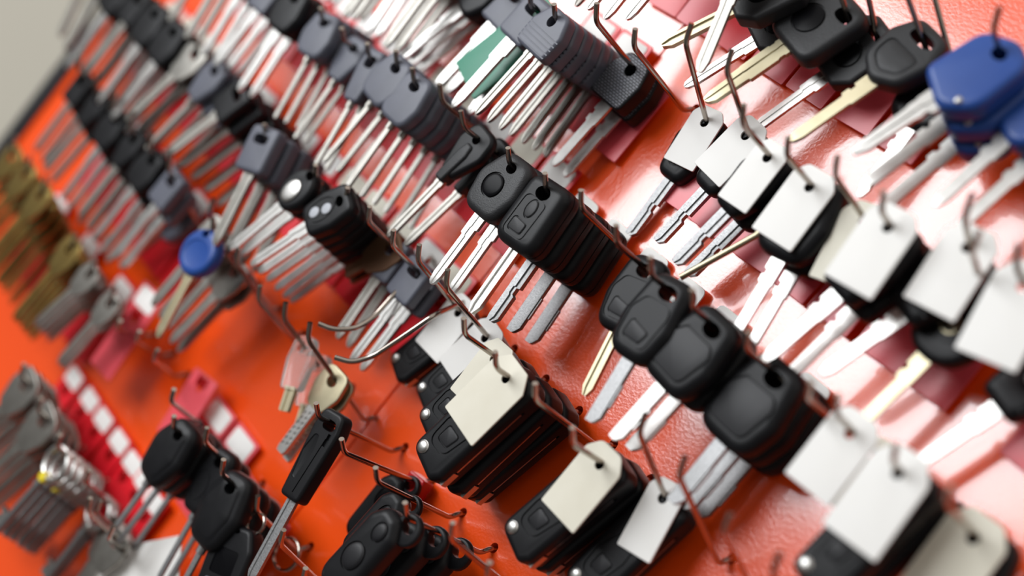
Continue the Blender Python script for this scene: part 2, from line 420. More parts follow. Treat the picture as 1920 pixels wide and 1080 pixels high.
# -- long slim transponder key with thumb recess
o = rpoly([(-7.5, -44), (7, -44), (10, -4), (8, 6.5), (-7.5, 6.5), (-9.5, -4)], [3, 3, 8, 5, 5, 8], 6)
th = rpoly([(-5.6, -33), (-2.5, -34), (.2, -16), (-1, -8), (-4.6, -8), (-7.2, -18)], 2.5, 5)
P['slim'] = [('bow', bow(o, 9.5, 2.0, [hole(1.5, -1.2, 4.6, 3.0, 40, 2.8)], 'black', [], [MB().add(slab(th, 2.4, .7, 5.4)), MB().add(extr([(-.35, 3.6), (.35, 3.6), (.35, 8), (-.35, 8)], [(-8, 1, 4.0, 1), (-40, 1, 1.0, 1)])), MB().add(box(4, 6.4, -12, -5, 3.4, 8))]), None, None),
             ('blade', wm(blade('long', -42.5), 'dullsteel'), None, None)]
# -- pod remote with two domed round buttons and a ring lug
o = rpoly([(-17, -57), (3, -59), (7.5, -42), (5.5, -13), (-2, -4), (-13, -4), (-19, -14)], [11, 11, 12, 9, 6, 9, 10], 7)
ba = ell(-6, -34, 6.6, 7.8, 32); bb = ell(-4.6, -15.5, 4.4, 5.4, 28)
lug = MB().add(slab(ell(2.2, -5.0, 8.4, 8.8, 30), 4.6, 1.5)).mesh('lug', 'black')
lugm = cut(lug, [hole(1.6, -2.6, 4.8, 4.2)], 'black')
P['pod'] = [('bow', bow(o, 14, 5.2, [hole(3, -2.6, 4.6, 4.6)], 'black', [(ba, .7, .9), (bb, .6, .9)], []), None, None),
            ('lug', lugm, None, 'ring lug'),
            ('button', part(offs(ba, .4), 1, .3, 6.8, 'rubber', 'button', 1.0), None, 'large round button'),
            ('button', part(offs(bb, .4), 1, .3, 6.8, 'rubber', 'button', .7), None, 'small round button')]
ba2 = ell(-4.5, -21, 5.6, 8.2, 28)
P['pod_single'] = [('bow', bow(o, 14, 5.2, [hole(3, -2.6, 4.6, 4.6)], 'black', [(ba2, .8, .9)], []), None, None), ('lug', lugm, None, 'ring lug'),
                   ('button', part(offs(ba2, .4), 1, .3, 6.8, 'gloss', 'button', .6), None, None)]
o = rpoly([(-13, -32), (8, -35), (15.5, -15), (12, 7.5), (-8, 7.5), (-17, -10)], [10, 10, 13, 9, 9, 13], 7)
P['domed'] = [('bow', bow(o, 11.5, 4.6, [hole(2, -1.2, 3.8, 2.8)], 'black', [], [], None, 1.6), None, None),
              ('blade', wm(blade('thin', -32, -2), 'dullsteel'), None, None)]
# -- plain tapered head
o = rpoly([(-9.5, -33), (7, -33), (13, -14), (11, 7), (-7, 7), (-13.5, -10)], [7, 7, 12, 8, 8, 11], 7)
P['plain'] = [('bow', bow(o, 11, 4.4, [hole(2, -1.2, 3.8, 2.8)], 'black', [(ell(-2, -17, 5.5, 9, 26), .5, .35)]), None, None),
              ('blade', wm(blade('thin', -31), 'dullsteel'), None, None)]
P['plain_grey'] = [('bow', bow(o, 11, 4.4, [hole(2, -1.2, 3.8, 2.8)], 'grey', []), None, None), ('blade', wm(blade('thin', -31), 'steel'), None, None)]
P['plain_flat'] = [P['plain'][0], ('blade', wm(blade('shoulder', -31), 'steel'), None, None)]
P['plain_step'] = [P['plain'][0], ('blade', wm(blade('step', -31), 'dullsteel'), None, None)]
P['plain_pencil'] = [P['plain'][0], ('blade', wm(blade('pencil', -31), 'gold'), None, None)]
P['plain_notched'] = [P['plain'][0], ('blade', wm(blade('notched', -31), 'steel'), None, None)]
# -- wide oval remote body (behind the tags)
o = rpoly([(-16, -38), (14, -38), (18, -18), (14, 7), (-10, 7), (-18, -14)], [13, 13, 14, 9, 9, 14], 7)
P['wide_oval'] = [('bow', bow(o, 13, 5.5, [hole(3, -1.2, 3.8, 2.8)], 'black', [], [seam(o, 13)]), None, None),
                  ('blade', wm(blade('notched', -36), 'steel'), None, None)]
# -- head with waist ridge, oval with chrome boss
o = rpoly([(-11, -36), (9, -36), (14.5, -14), (11, 7), (-9, 7), (-14.5, -12)], [5, 5, 12, 9, 9, 12], 7)
P['waisted'] = [('bow', bow(o, 11.5, 4.6, [hole(1, -1.2, 3.6, 2.8)], 'black', [], [MB().add(extr([(-20, -.5), (20, -.5), (20, .5), (-20, .5)], [(-28, 1, 0, 1), (-28.9, 1, 0, 1)])).add(box(-20, 20, -29.2, -28.4, 4.6, 9))]), None, None),
                ('blade', wm(blade('notched', -34), 'steel'), None, None)]
P['waisted_boss'] = [P['waisted'][0], ('boss', part(ell(1, -17, 5.0, 5.0, 24), 1.6, .5, 5.6, 'gloss', 'boss'), None, 'glossy black recess'),
                     ('emblem', part(ell(1, -17, 3.2, 3.2, 20), .8, .3, 6.7, 'steel', 'emblem', .8), 'boss', 'plain chrome dome'), P['waisted'][1]]
o = ell(0, -16, 17, 20, 36, 2.3)
P['round_boss'] = [('bow', bow(o, 10, 3.6, [hole(0, 0, 8.0, 1.8, 40, 2.4)], 'black', [(ell(0, -18, 8.6, 8.6, 30), .8, .8)]), None, None),
                   ('emblem', MB().add(ringslab(ell(0, -18, 4.2, 4.2, 26), 1.0, 4.8, 5.5)).add(slab(ell(0, -18, 2.4, 1.0, 16), 1.0, .2, 5.2)).mesh('emblem', 'gold'), None, 'small ring emblem'),
                   ('blade', wm(blade('notched', -34), 'gold'), None, None)]
# -- small generic heads
o = rrect(-10.5, 10.5, -19, 6, 3.5, 5)
P['rect_head'] = [('bow', bow(o, 8, 2, [hole(0, -1.2, 5.5, 2.8, 40, 3)], 'grey'), None, None), ('blade', wm(blade('flat', -17.5), 'nickel'), None, None)]
P['rect_black'] = [('bow', bow(o, 8, 2, [hole(0, -1.2, 5.5, 2.8, 40, 3)], 'black'), None, None), ('blade', wm(blade('flat', -17.5), 'nickel'), None, None)]
P['rect_white'] = [P['rect_head'][0], ('blade', wm(blade('shoulder', -17.5), 'steel'), None, None)]
o = rpoly([(-6, -23), (5.5, -23), (11.5, -8), (9, 6), (-9, 6), (-11.5, -8)], [4, 4, 8, 6, 6, 8], 6)
P['oval_head'] = [('bow', bow(o, 7, 2.4, [hole(0, -1.2, 4.2, 2.8)], 'grey'), None, None), ('blade', wm(blade('thin', -21.5), 'nickel'), None, None)]
P['oval_black'] = [('bow', bow(o, 7, 2.4, [hole(0, -1.2, 4.2, 2.8)], 'black'), None, None), ('blade', wm(blade('flat', -21.5), 'nickel'), None, None)]
o = rpoly([(-11, -22), (10, -24), (14, -12), (11.5, 6), (-9, 6), (-14, -9)], [8, 8, 10, 7, 7, 10], 6)
P['broad_oval'] = [('bow', bow(o, 8.6, 2.6, [hole(1.5, -1.2, 4.2, 2.8)], 'grey'), None, None), ('blade', wm(blade('thin', -21.5), 'nickel'), None, None)]
P['broad_black'] = [('bow', bow(o, 9.5, 3.0, [hole(1.5, -1.2, 4.2, 2.8)], 'black'), None, None), ('blade', wm(blade('shoulder', -21.5), 'steel'), None, None)]
o = rpoly([(-6, -27), (6, -27), (9, -6), (7, 6), (-7, 6), (-9, -6)], [3, 3, 5, 4, 4, 5], 5)
P['slotted'] = [('bow', bow(o, 7.5, 2, [hole(0, -2.2, 4.2, 3.8, 40, 3)], 'grey'), None, None), ('blade', wm(blade('thin', -25.5), 'nickel'), None, None)]
o = rpoly([(-11, -27), (9, -27), (12.5, -12), (11, 6), (-9, 6), (-12.5, -10)], [6, 6, 10, 6, 6, 10], 6)
lp = ell(-1, -13.5, 6.4, 9.5, 28); la = ell(-2, -18, 3.2, 3.4, 18); lb = ell(.6, -10, 3.2, 3.4, 18)
P['remote_pale'] = [('bow', bow(o, 9, 3.0, [hole(1, -1.2, 3.6, 2.6)], 'black', [(lp, .7, .6)]), None, None),
                    ('button', part(la, 1.2, .4, 4.6, 'pale', 'button'), None, 'lower grey button'), ('button', part(lb, 1.2, .4, 4.6, 'pale', 'button'), None, 'upper grey button'),
                    ('blade', wm(blade('shoulder', -25.5), 'steel'), None, None)]
o = ell(0, -11.5, 11.5, 14, 30)
P['silver_button'] = [('bow', bow(o, 9, 3, [hole(0, -.4, 3.4, 2.2)], 'black'), None, None),
                      ('button', part(ell(0, -14, 6, 7.5, 26), 1.4, .5, 4.7, 'steel', 'button', .6), None, 'silver oval button'),
                      ('blade', wm(blade('flat', -24), 'steel'), None, None)]
# -- all-metal keys
o = rpoly([(-7, -21), (7, -21), (12, -8), (10, 6), (-10, 6), (-12, -8)], [5, 5, 8, 7, 7, 8], 6)
P['dimple_key'] = [('bow', bow(o, 2.8, .7, [hole(0, -2, 4.2, 3.6)], 'gold'), None, None), ('blade', wm(blade('dimple', -20), 'steel'), None, None)]
P['steel_key'] = [('bow', bow(o, 2.4, .6, [hole(0, -2, 4.6, 3.6)], 'nickel'), None, None), ('blade', wm(blade('flat', -20), 'nickel'), None, None)]
P['brass_key'] = [('bow', bow(o, 2.8, .6, [hole(0, -2, 4.2, 3.6)], 'brass'), None, None), ('blade', wm(blade('flat', -20), 'brass'), None, None)]
P['brown_key'] = [('bow', bow(o, 3.0, .6, [hole(0, -2, 4.2, 3.6)], 'brown'), None, None), ('blade', wm(blade('stub', -20), 'brown'), None, None)]
o = rpoly([(-7.5, -25), (7.5, -25), (9.5, -8), (7, 6), (-7, 6), (-9.5, -8)], [3, 3, 5, 5, 5, 5], 5)
P['clear_key'] = [('bow', bow(o, 5.5, 1.4, [hole(0, -1.4, 3.4, 2.8)], 'clear'), None, None), ('blade', wm(blade('stub', -23), 'gold'), None, 'gold tinted blade')]
def lever(bit=True, mark=False):
    ps = []
    pth = [(10.5*math.cos(a), -9+11.0*math.sin(a)*.95, 0) for a in [2*PI*k/26 for k in range(26)]]
    ps.append(('bow', MB().add(tube(pth, 2.0, 9, True)).add(slab(ell(0, -20.5, 3.6, 3.2, 16), 5, 1)).mesh('bow', 'steel'), None, None))
    ps.append(('shaft', MB().add(tube([(0, -20, 0), (0, -66, 0)], 2.6, 12)).add(tube([(0, -25, 0), (0, -27.5, 0)], 3.5, 12)).mesh('shaft', 'dullsteel'), None, None))
    if bit: ps.append(('bit', MB().add(box(-9, -1.5, -65, -60, -1.2, 1.2)).add(box(-7, -1.5, -60, -57.5, -1.2, 1.2)).add(box(-9.5, -1.5, -57.5, -54, -1.2, 1.2)).mesh('bit', 'steel'), None, None))
    if mark: ps.append(('paint_mark', part(ell(0, -20.5, 3.7, 3.3, 16), 5.3, 1, 0, 'yellow', 'paint_mark'), None, 'yellow paint mark'))
    return ps
P['lever_key'] = lever(); P['lever_yellow'] = lever(True, True)
# -- remote with small display
o = rpoly([(-16, -52), (15, -52), (17, -10), (11, 2), (-11, 2), (-17, -10)], [5, 5, 9, 6, 6, 9], 6)
sc = rrect(-9, 9, -27, -12, 2, 4)
P['display_remote'] = [('body', bow(o, 12, 3, [hole(0, -1.2, 3.4, 1.6)], 'black', [], [MB().add(slab(sc, 3, 0, 6.5))]), None, None),
                       ('screen', part(offs(sc, .1), .6, .1, 5.2, 'gloss', 'screen'), None, 'dark display'),
                       ('button', part(rrect(-9, 9, -35, -30, 1.5, 4), 1.2, .4, 6.2, 'grey', 'button'), None, None),
                       ('button', part(rrect(-9, 9, -44, -39, 1.5, 4), 1.2, .4, 6.2, 'grey', 'button'), None, None)]
# -- tags, cards
def tag_mesh(w, h, m, cham=6., r=5., top=8.):
    o = rpoly([(-w/2, -h+6), (w/2, -h+6), (w/2, top-cham), (w/2-cham*.8, top), (-w/2+cham*.8, top), (-w/2, top-cham)], [1, 1, r, r, r, r], 5)
    return bow(o, 1.0, .25, [hole(0, -1.6, 2.5, 2.5)], m)
P['tag'] = [('card', tag_mesh(24.5, 37, 'white'), None, None)]
P['tag_small'] = [('card', tag_mesh(20.5, 33, 'white', 5, 4, 7), None, None)]
P['tag_slim'] = [('card', tag_mesh(19, 35, 'white', 5, 4, 7), None, None)]
P['tag_short'] = [('card', tag_mesh(23, 35, 'white', 6, 5, 8), None, None)]
P['tag_long'] = [('card', tag_mesh(27, 41, 'white', 8, 6, 9), None, None)]
P['tag_cream'] = [('card', tag_mesh(25, 39, 'cream', 7, 5, 8), None, None)]
P['tag_cut'] = [('card', tag_mesh(28, 41, 'cream', 8, 1.5, 8), None, None)]
P['tag_dirty'] = [('card', tag_mesh(22, 34, 'cream', 6, 1.5, 8), None, None)]
P['tag_note'] = [('card', bow(rrect(-24, 46, -40, 4, 1, 3), .8, .2, [hole(0, -1.6, 2.6, 2.6)], 'white'), None, None)]
def card(m, ins=None):
    ps = [('card', bow(rrect(-13, 13, -45, 17.5 if ins else 3, 1.0, 3), 1.1, .2, [hole(0, -3.2, 3.2, 6.0)], m), None, None),
          ('clip', bow(rrect(-4.2, 4.2, -5.5, 1.8, 1.2, 4), 5.0, .7, [hole(0, -2.0, 2.7, 2.9)], 'redclip'), None, None)]
    if ins: ps.append(('paper_insert', part(rrect(-10.8, 10.8, 2.2, 15.8, 2.6, 4), .8, .2, .7, ins, 'paper_insert'), None, 'white paper insert' if ins == 'white' else 'cream paper insert'))
    return ps
P['card_red'] = card('redcard'); P['card_pink'] = card('pinkcard')
P['card_white'] = card('redcard', 'white'); P['card_cream'] = card('redcard', 'cream'); P['card_pinkwhite'] = card('pinkcard', 'white')
P['clip_red'] = [('clip', bow(rrect(-5.5, 5.5, -8, 3.2, 1.5, 4), 8.0, 1.0, [hole(0, -1.6, 2.6, 3.2)], 'redclip'), None, None)]
P['card_green'] = [('card', bow(rrect(-13, 13, -48, 5, 1.2, 3), 1.2, .2, [hole(0, -1.8, 3.0, 3.0)], 'green'), None, None)]
P['patch_white'] = [('card', bow(rrect(-9, 9, -6, 9, 4, 4), 1.0, .2, [hole(0, -2.6, 3.4, 3.0)], 'white'), None, None)]
def ring_mesh(rad, r):
    b = MB()
    for z in (-.7*r, .7*r):
        b.add(tube([(rad*math.cos(a), 1.2-rad+rad*math.sin(a), z) for a in [2*PI*k/40 for k in range(40)]], r, 8, True))
    return b.mesh('ring', 'chrome')
P['ring_large'] = [('ring', ring_mesh(9, .75), None, None)]
P['ring_small'] = [('ring', ring_mesh(6, .6), None, None)]

# ------------------------------------------------------------------ placing things
def make(kind, name, label, cat, group=None):
    ps = P[kind]
    root = bpy.data.objects.new(name, None); COL.objects.link(root); root.empty_display_size = .005
    done = {}
    for pn, me, par, lb in ps:
        ob = bpy.data.objects.new(pn, me); COL.objects.link(ob)
        ob.parent = done.get(par, root)
        done[pn] = ob
        if lb: ob['label'] = lb
    tag(root, label, cat, group)
    return root

USED = {}
def tag(o, label, cat, group=None):
    o['label'] = label; o['category'] = cat
    if group: o['group'] = group
    USED.setdefault(label, []).append(o.name)

def orient(o, p, ang, yaw=0., lean=0., s=1.):
    o.matrix_world = Matrix.Translation(W(p)) @ Matrix.Rotation(yaw, 4, 'Z') @ Matrix.Rotation(PI/2-lean, 4, 'X') @ Matrix.Rotation(ang, 4, 'Z') @ Matrix.Scale(s, 4)

ROWS = {'Rm': (-.265, .0109), 'R0': (-.1831, .0024), 'R1': (-.105, .0109), 'R2': (-.024, .0559), 'R3': (.0585, .0079), 'R4': (.1357, .0217), 'R5': (.216, .018)}
PITCH_U = .0287
RODR = 1.4
HOLES = []
class Hook: pass
NC = [0]
def fit(long, short, ph):       # the long wording when it stays within sixteen words, else the place alone
    if len((long+ph).split()) <= 16: return long + ph
    return short + (ph.split(', ')[-1] if ', ' in ph else ph)
def hook(row, k, ph, elbow=None, base=None, lift=0., L=.0715, group=None, flat=False, label=None):
    """a wire hook: wall hole, rod, elbow and upturned tip; elbow is where the photo shows it, at the rod's own length from the board"""
    h = Hook(); v0, u0 = ROWS[row]
    h.G = Vector((u0+PITCH_U*k, v0, 0))
    B = at(*base) if base else h.G
    S = B + Vector((0, -.0047, .0068))
    if elbow:
        best = None
        for i in range(30, 110):
            q = at(elbow[0], elbow[1], i*.001); e = abs((q-S).length-(L-.0068)) - i*1e-7
            if best is None or e < best[0]: best = (e, q)
        E = best[1]
    else:
        E = S + Vector((0, .0027+lift, 0)) + Vector((0, 0, math.sqrt(max(1e-6, (L-.0068)**2-(lift+.0027)**2))))
    h.B, h.S, h.E = B, S, E
    d = (E-S).normalized()
    up = (Vector((0, 1, 0)) - d*d.y).normalized()
    T = E + d*.0080 + up*.0062
    o = B
    pts = fillet([(B+Vector((0, .0006, -.007))-o)*1000, (B+Vector((0, -.0004, .0018))-o)*1000, (S-o)*1000, (E-o)*1000, (T-o)*1000], 4.0)
    me = MB().add(tube(pts, RODR, 12)).mesh('wire_hook', 'chrome', 50)
    ob = bpy.data.objects.new('wire_hook', me); COL.objects.link(ob)
    ob.matrix_world = Matrix.Translation(W(B)) @ Matrix.Rotation(PI/2, 4, 'X')
    tag(ob, label or fit('chrome wire hook holding ', 'wire hook, ', ph), 'hook', group or 'wire hooks on the board')
    HOLES.append(B); h.ph = ph
    return h

def rod(h, t):                  # point at distance t (m) from the wall end of the rod
    return h.S + (h.E-h.S).normalized()*t

def rod_at(h, px):
    n = int((h.E-h.S).length*2000); best = None
    for i in range(0, n+1):
        q = pix(rod(h, i*.0005)); e = (q[0]-px[0])**2+(q[1]-px[1])**2
        if best is None or e < best[0]: best = (e, i*.0005)
    return best[1]

def angle_to(p, aim):
    q = at(aim[0], aim[1], p.z) - p
    return math.atan2(q.x, -q.y)

ORD = ['front', 'second from the front', 'third from the front', 'fourth from the front', 'fifth from the front', 'sixth from the front', 'seventh from the front', 'eighth from the front']
CL = {}
def keys(h, kind, noun, hole=None, t=None, aim=None, n=1, pitch=.010, ang=0., fan=0., yaw=0., lean=0., s=1., name='car_key', cat='key', group=None, kinds=None, jit=2.0, first=0):
    """n keys of a kind along a hook from the front one back to the board"""
    t0 = rod_at(h, hole) if hole else t
    zs = [v.co.z for _, me, _, _ in P[kinds[0] if kinds else kind] for v in me.vertices]
    if getattr(h, 'tag_t', None) is not None and t0 > h.tag_t - .02: t0 = min(t0, h.tag_t - max(zs)*s - .0012)
    p0 = rod(h, t0)
    a0 = angle_to(p0, aim) if aim else ang
    for i in range(n):
        tt = t0 - i*pitch
        if tt < -.002: break
        p = rod(h, tt)
        kd = kinds[i] if kinds else kind
        num = n + first
        lb = noun if num == 1 else noun + ', ' + (ORD[i+first] if i+first < len(ORD) else 'rear')
        o = make(kd, name, lb, cat, group or (('keys: ' + noun)[:60] if num > 1 else None))
        orient(o, p, a0 + fan*i + (R(random.uniform(-jit, jit)) if i else 0), yaw, lean, s)

def tagon(h, kind, hole=None, t=None, aim=None, ang=0., label=None, yaw=0., s=1., lean=0.):
    h.tag_t = rod_at(h, hole) if hole else t
    p = rod(h, h.tag_t)
    o = make(kind, 'hang_tag', label or ('white hang tag in front of ' + h.ph), 'tag', 'white hang tags')
    orient(o, p, angle_to(p, aim) if aim else ang, yaw, lean, s)

def cardon(h, kind, label=None, ang=None, px=None):
    p = h.G + Vector((0, -.0030, .0040))
    if px: p = at(px[0], px[1], .004) - Vector((0, .0066, 0))
    o = make(kind, 'price_card', label or fit('red price card on the board behind ', 'red price card, ', h.ph), 'price card', 'red price cards')
    NC[0] += 1
    orient(o, p + Vector((0, 0, .0007*(NC[0] % 3))), R(random.uniform(-1.5, 1.5)) if ang is None else ang, 0, 0, .82 if px else 1)


# ================================================================== the board's contents, row by row
D = math.radians
# ------------------------------------------------ row R1 (lower middle)
h = hook('R1', 0, 'the slim grooved black key', (597, 782))
keys(h, 'slim', 'slim black transponder key with thumb groove, on the leftmost low chrome hook', hole=(628, 794), aim=(497, 1035), s=1.0)
h = hook('R1', 1, 'the rear black single-button remote with red clip', (645, 849))
keys(h, 'pod_single', 'black single-button remote against the board beside a red clip', hole=(775, 902), aim=(690, 1000), s=.80, name='remote_fob')
clip = make('clip_red', 'card_clip', 'small red plastic clip between the single-button remote and the flip keys', 'clip')
orient(clip, rod(h, .001), D(6), 0, 0, 1.15)
h = hook('R1', 2, 'nothing in front of the two black remote lugs', (707, 904), label='empty chrome wire hook crossing in front of the black single-button remote')
keys(h, 'pod_single', 'black remote with thick ring lug behind the front two-button pod remote', hole=(778, 938), aim=(690, 1030), s=.80, name='remote_fob')
h = hook('R1', 3, 'the black pod remotes with two round buttons', (762, 970))
keys(h, 'pod', 'black pod remote with two round buttons and a ring lug', hole=(774, 979), aim=(632, 1120), n=3, pitch=.0215, fan=0, s=.97, name='remote_fob')
h = hook('R1', 4, '', (845, 1010), label='empty chrome wire hook crossing in front of the pod remotes', L=.078)
h = hook('R1', 5, '', (913, 1085), label='chrome wire hook tip at the bottom edge under the flip keys', L=.078)

h = hook('R1', -1, 'the dimpled metal house keys', (577, 637))
keys(h, 'dimple_key', 'metal key with dimpled blade beside the clear-headed keys', hole=(627, 712), aim=(530, 842), n=2, pitch=.006, s=.96)
h = hook('R1', -2, 'the clear-headed keys', (532, 598))
keys(h, 'clear_key', 'clear plastic headed key with a short metal stub', hole=(580, 645), aim=(535, 765), n=2, pitch=.016, fan=D(3), s=1.0)
h = hook('R1', -3, '', (485, 565), label='empty wire hook left of the clear-headed keys on the orange board')
h = hook('R1', -4, '', (443, 495), label='empty wire hook between the clear-headed keys and the round blue key')
h = hook('R1', -5, 'the round blue key', (397, 440))
keys(h, 'blue_round', 'round blue headed key hanging at left among metal keys', hole=(383, 420), aim=(318, 590), s=1.0)
keys(h, 'steel_key', 'plain steel key hanging behind the round blue key', t=.035, n=2, pitch=.008, ang=D(-8))
h = hook('R1', -6, 'the steel keys left of the round blue key', lift=.026)
keys(h, 'steel_key', 'plain steel key just left of the round blue key', t=.052, n=3, pitch=.012, ang=D(-4))
h = hook('R1', -7, 'the grey-faced black key left of the blue key', (322, 352))
keys(h, 'broad_oval', 'broad grey-faced black key, second hook left of the round blue key', hole=(318, 335), aim=(212, 440), n=3, pitch=.011)
for k, kind, nn, n, cd in [(-8, 'rect_white', 'grey rectangular headed key, third hook left of the round blue key', 2, 'card_red'),
                           (-9, 'broad_black', 'broad black headed key, fourth hook left of the round blue key', 3, 'card_white'),
                           (-10, 'oval_black', 'oval black headed key, fifth hook left of the round blue key', 3, 'card_red'),
                           (-11, 'broad_black', 'broad black headed key, sixth hook left of the round blue key', 3, 'card_white'),
                           (-12, 'oval_black', 'oval black headed key, seventh hook left of the round blue key', 2, 'card_cream'),
                           (-13, 'rect_black', 'rectangular black headed key, eighth hook left of the round blue key', 2, 'card_white')]:
    h = hook('R1', k, 'the ' + nn.split(',')[0].replace(' key', ' keys') + (',' + nn.split(',')[1] if ',' in nn else ''), lift=.026)
    keys(h, kind, nn, t=.052, n=n, pitch=.0115, ang=D(random.uniform(-6, 2)))
    cardon(h, cd)

# ------------------------------------------------ row R0
h = hook('R0', 0, 'the display remote on a chrome ring', (480, 958), base=(581, 1026), L=.052)
keys(h, 'ring_small', 'small chrome split ring carrying the display remote', hole=(488, 966), aim=(456, 1030), name='split_ring', cat='ring')
r = make('display_remote', 'remote_fob', 'black remote with a small dark display under the slim key', 'remote')
pr = rod(h, rod_at(h, (488, 966))) + Vector((-.0020, -.0125, 0)); orient(r, pr, angle_to(pr, (385, 1180)), 0, 0, .95)
keys(h, 'ring_large', 'large chrome split ring hanging near the board beside the slim key', hole=(545, 1005), aim=(540, 1070), name='split_ring', cat='ring')
h = hook('R0', 1, '', (525, 1020), label='wire hook below the slim key tip, second up from the bottom edge')
h = hook('R0', 2, '', (567, 1092), label='wire hook tip at the bottom edge left of the pod remotes')
h = hook('R0', -1, 'the domed black key above the display remote', (415, 888))
keys(h, 'domed', 'domed black key above the display remote, with a steel shaft', hole=(448, 912), aim=(345, 1105), n=3, pitch=.0145, s=1.08)
cardon(h, 'card_pink')
h = hook('R0', -2, 'the dark keys behind the domed black key', (383, 828))
keys(h, 'plain', 'plain black key partly hidden behind the domed black key', hole=(428, 858), aim=(345, 1000), n=2, pitch=.013, s=1.0)
cardon(h, 'card_pink')
h = hook('R0', -3, 'the plain tapered black keys at lower left', (325, 803))
keys(h, 'domed', 'plain tapered black key left of the domed black key', hole=(350, 812), aim=(225, 985), n=3, pitch=.0135, s=1.0)
cardon(h, 'card_pinkwhite')
h = hook('R0', -4, 'the small black lug near a pink card', (320, 752))
keys(h, 'pod_single', 'small black fob with ring lug against the pink card at lower left', hole=(382, 776), aim=(360, 830), s=.55, name='remote_fob')
cardon(h, 'card_pinkwhite')
h = hook('R0', -5.6, '', (288, 675), base=(352, 702), label='empty wire hook right of the big pink card, nearest the black keys')
p = make('card_pink', 'price_card', 'pink card on the orange board above the plain tapered black keys', 'price card', 'red price cards')
orient(p, at(384, 712, .015), angle_to(at(384, 712, .015), (322, 812)), 0, 0, .95)
h = hook('R0', -6.6, '', (255, 640), base=(325, 664), label='empty wire hook right of the big pink card, middle of three')
h = hook('R0', -7.5, '', (220, 618), base=(292, 627), label='empty wire hook crossing the face of the big pink card')
p = make('card_pinkwhite', 'price_card', 'big pink card with white top hanging on the orange board at left', 'price card', 'red price cards')
orient(p, at(262, 586, .028), angle_to(at(262, 586, .028), (190, 692)), 0, 0, 1.0)
h = hook('R0', -8, 'the steel keys left of the big pink card', (207, 560))
keys(h, 'steel_key', 'bare steel key just left of the big pink card', t=.058, n=2, pitch=.011, aim=(110, 680), s=.86)
h = hook('R0', -9, 'the steel keys below the brass keys', (170, 510))
keys(h, 'steel_key', 'bare steel key between the brass keys and the pink card', t=.062, n=4, pitch=.011, aim=(65, 610), s=.86)
cardon(h, 'card_white')
h = hook('R0', -10, 'the nearer brass keys at left', (135, 462))
keys(h, 'brass_key', 'old brass key in the nearer brass bunch at the left edge', t=.062, n=5, pitch=.010, ang=D(-4))
cardon(h, 'card_red')
h = hook('R0', -11, 'the second brass keys at left', lift=.030)
keys(h, 'brass_key', 'old brass key in the second brass bunch at the left edge', t=.062, n=5, pitch=.010, ang=D(-4))
cardon(h, 'card_white')
h = hook('R0', -12, 'the third brass keys at left', lift=.030)
keys(h, 'brass_key', 'old brass key in the third brass bunch at the left edge', t=.062, n=5, pitch=.010, ang=D(-4))
cardon(h, 'card_red')
h = hook('R0', -13, 'the farthest brass keys at left', lift=.030)
keys(h, 'brass_key', 'old brass key in the farthest brass bunch below the board edge', t=.060, n=5, pitch=.010, ang=D(-4))
cardon(h, 'card_white')

# ------------------------------------------------ row below (lower left corner)
h = hook('Rm', -7.3, 'the stacked lever lock keys', (108, 838), base=(214, 898))
keys(h, 'lever_key', 'long steel ring-headed lever key in the lower left stack', hole=(125, 848), aim=(5, 985), n=6, pitch=.0095, kinds=['lever_yellow', 'lever_key', 'lever_yellow', 'lever_key', 'lever_key', 'lever_key'], s=.98, jit=1.5)
cardon(h, 'card_white', px=(195, 790))
h = hook('Rm', -6.3, 'the lever keys right of the yellow marks', (160, 903), base=(240, 947))
keys(h, 'lever_key', 'long steel lever key just right of the yellow-marked stack', hole=(215, 925), aim=(105, 1065), n=2, pitch=.012, s=.95)
cardon(h, 'card_white', px=(226, 832))
h = hook('Rm', -5.3, 'the steel keys above the white paper note', (180, 960), base=(252, 1000))
keys(h, 'steel_key', 'steel key with broad head above the white paper note', hole=(232, 985), aim=(130, 1120), n=3, pitch=.010, s=1.15)
cardon(h, 'card_white', px=(249, 872))
h = hook('Rm', -4.3, 'the white paper note', (204, 1008), base=(274, 1048))
tagon(h, 'tag_note', hole=(238, 1032), ang=D(48), label='white paper note at the bottom edge below the lever keys', s=1.0)
keys(h, 'steel_key', 'steel key half behind the white paper note', hole=(252, 1035), aim=(175, 1150), n=2, pitch=.009)
cardon(h, 'card_white', px=(272, 908))
h = hook('Rm', -3.3, 'the steel keys right of the white paper note', lift=.02)
keys(h, 'steel_key', 'steel key right of the white paper note', t=.03, n=2, pitch=.010)
cardon(h, 'card_white', px=(292, 945))
h = hook('Rm', -8.3, 'the broad steel keys above the lever stack', (72, 770), base=(172, 838))
keys(h, 'steel_key', 'broad steel key above the yellow-marked lever stack', hole=(92, 782), aim=(-30, 900), n=4, pitch=.011, s=1.2)
cardon(h, 'card_white', px=(168, 752))
h = hook('Rm', -9.3, 'the steel keys at the left edge', (40, 705), base=(138, 772))
keys(h, 'steel_key', 'broad steel key nearest the left edge of the picture', hole=(58, 716), aim=(-60, 830), n=4, pitch=.011, s=1.2)
cardon(h, 'card_white', px=(140, 712))

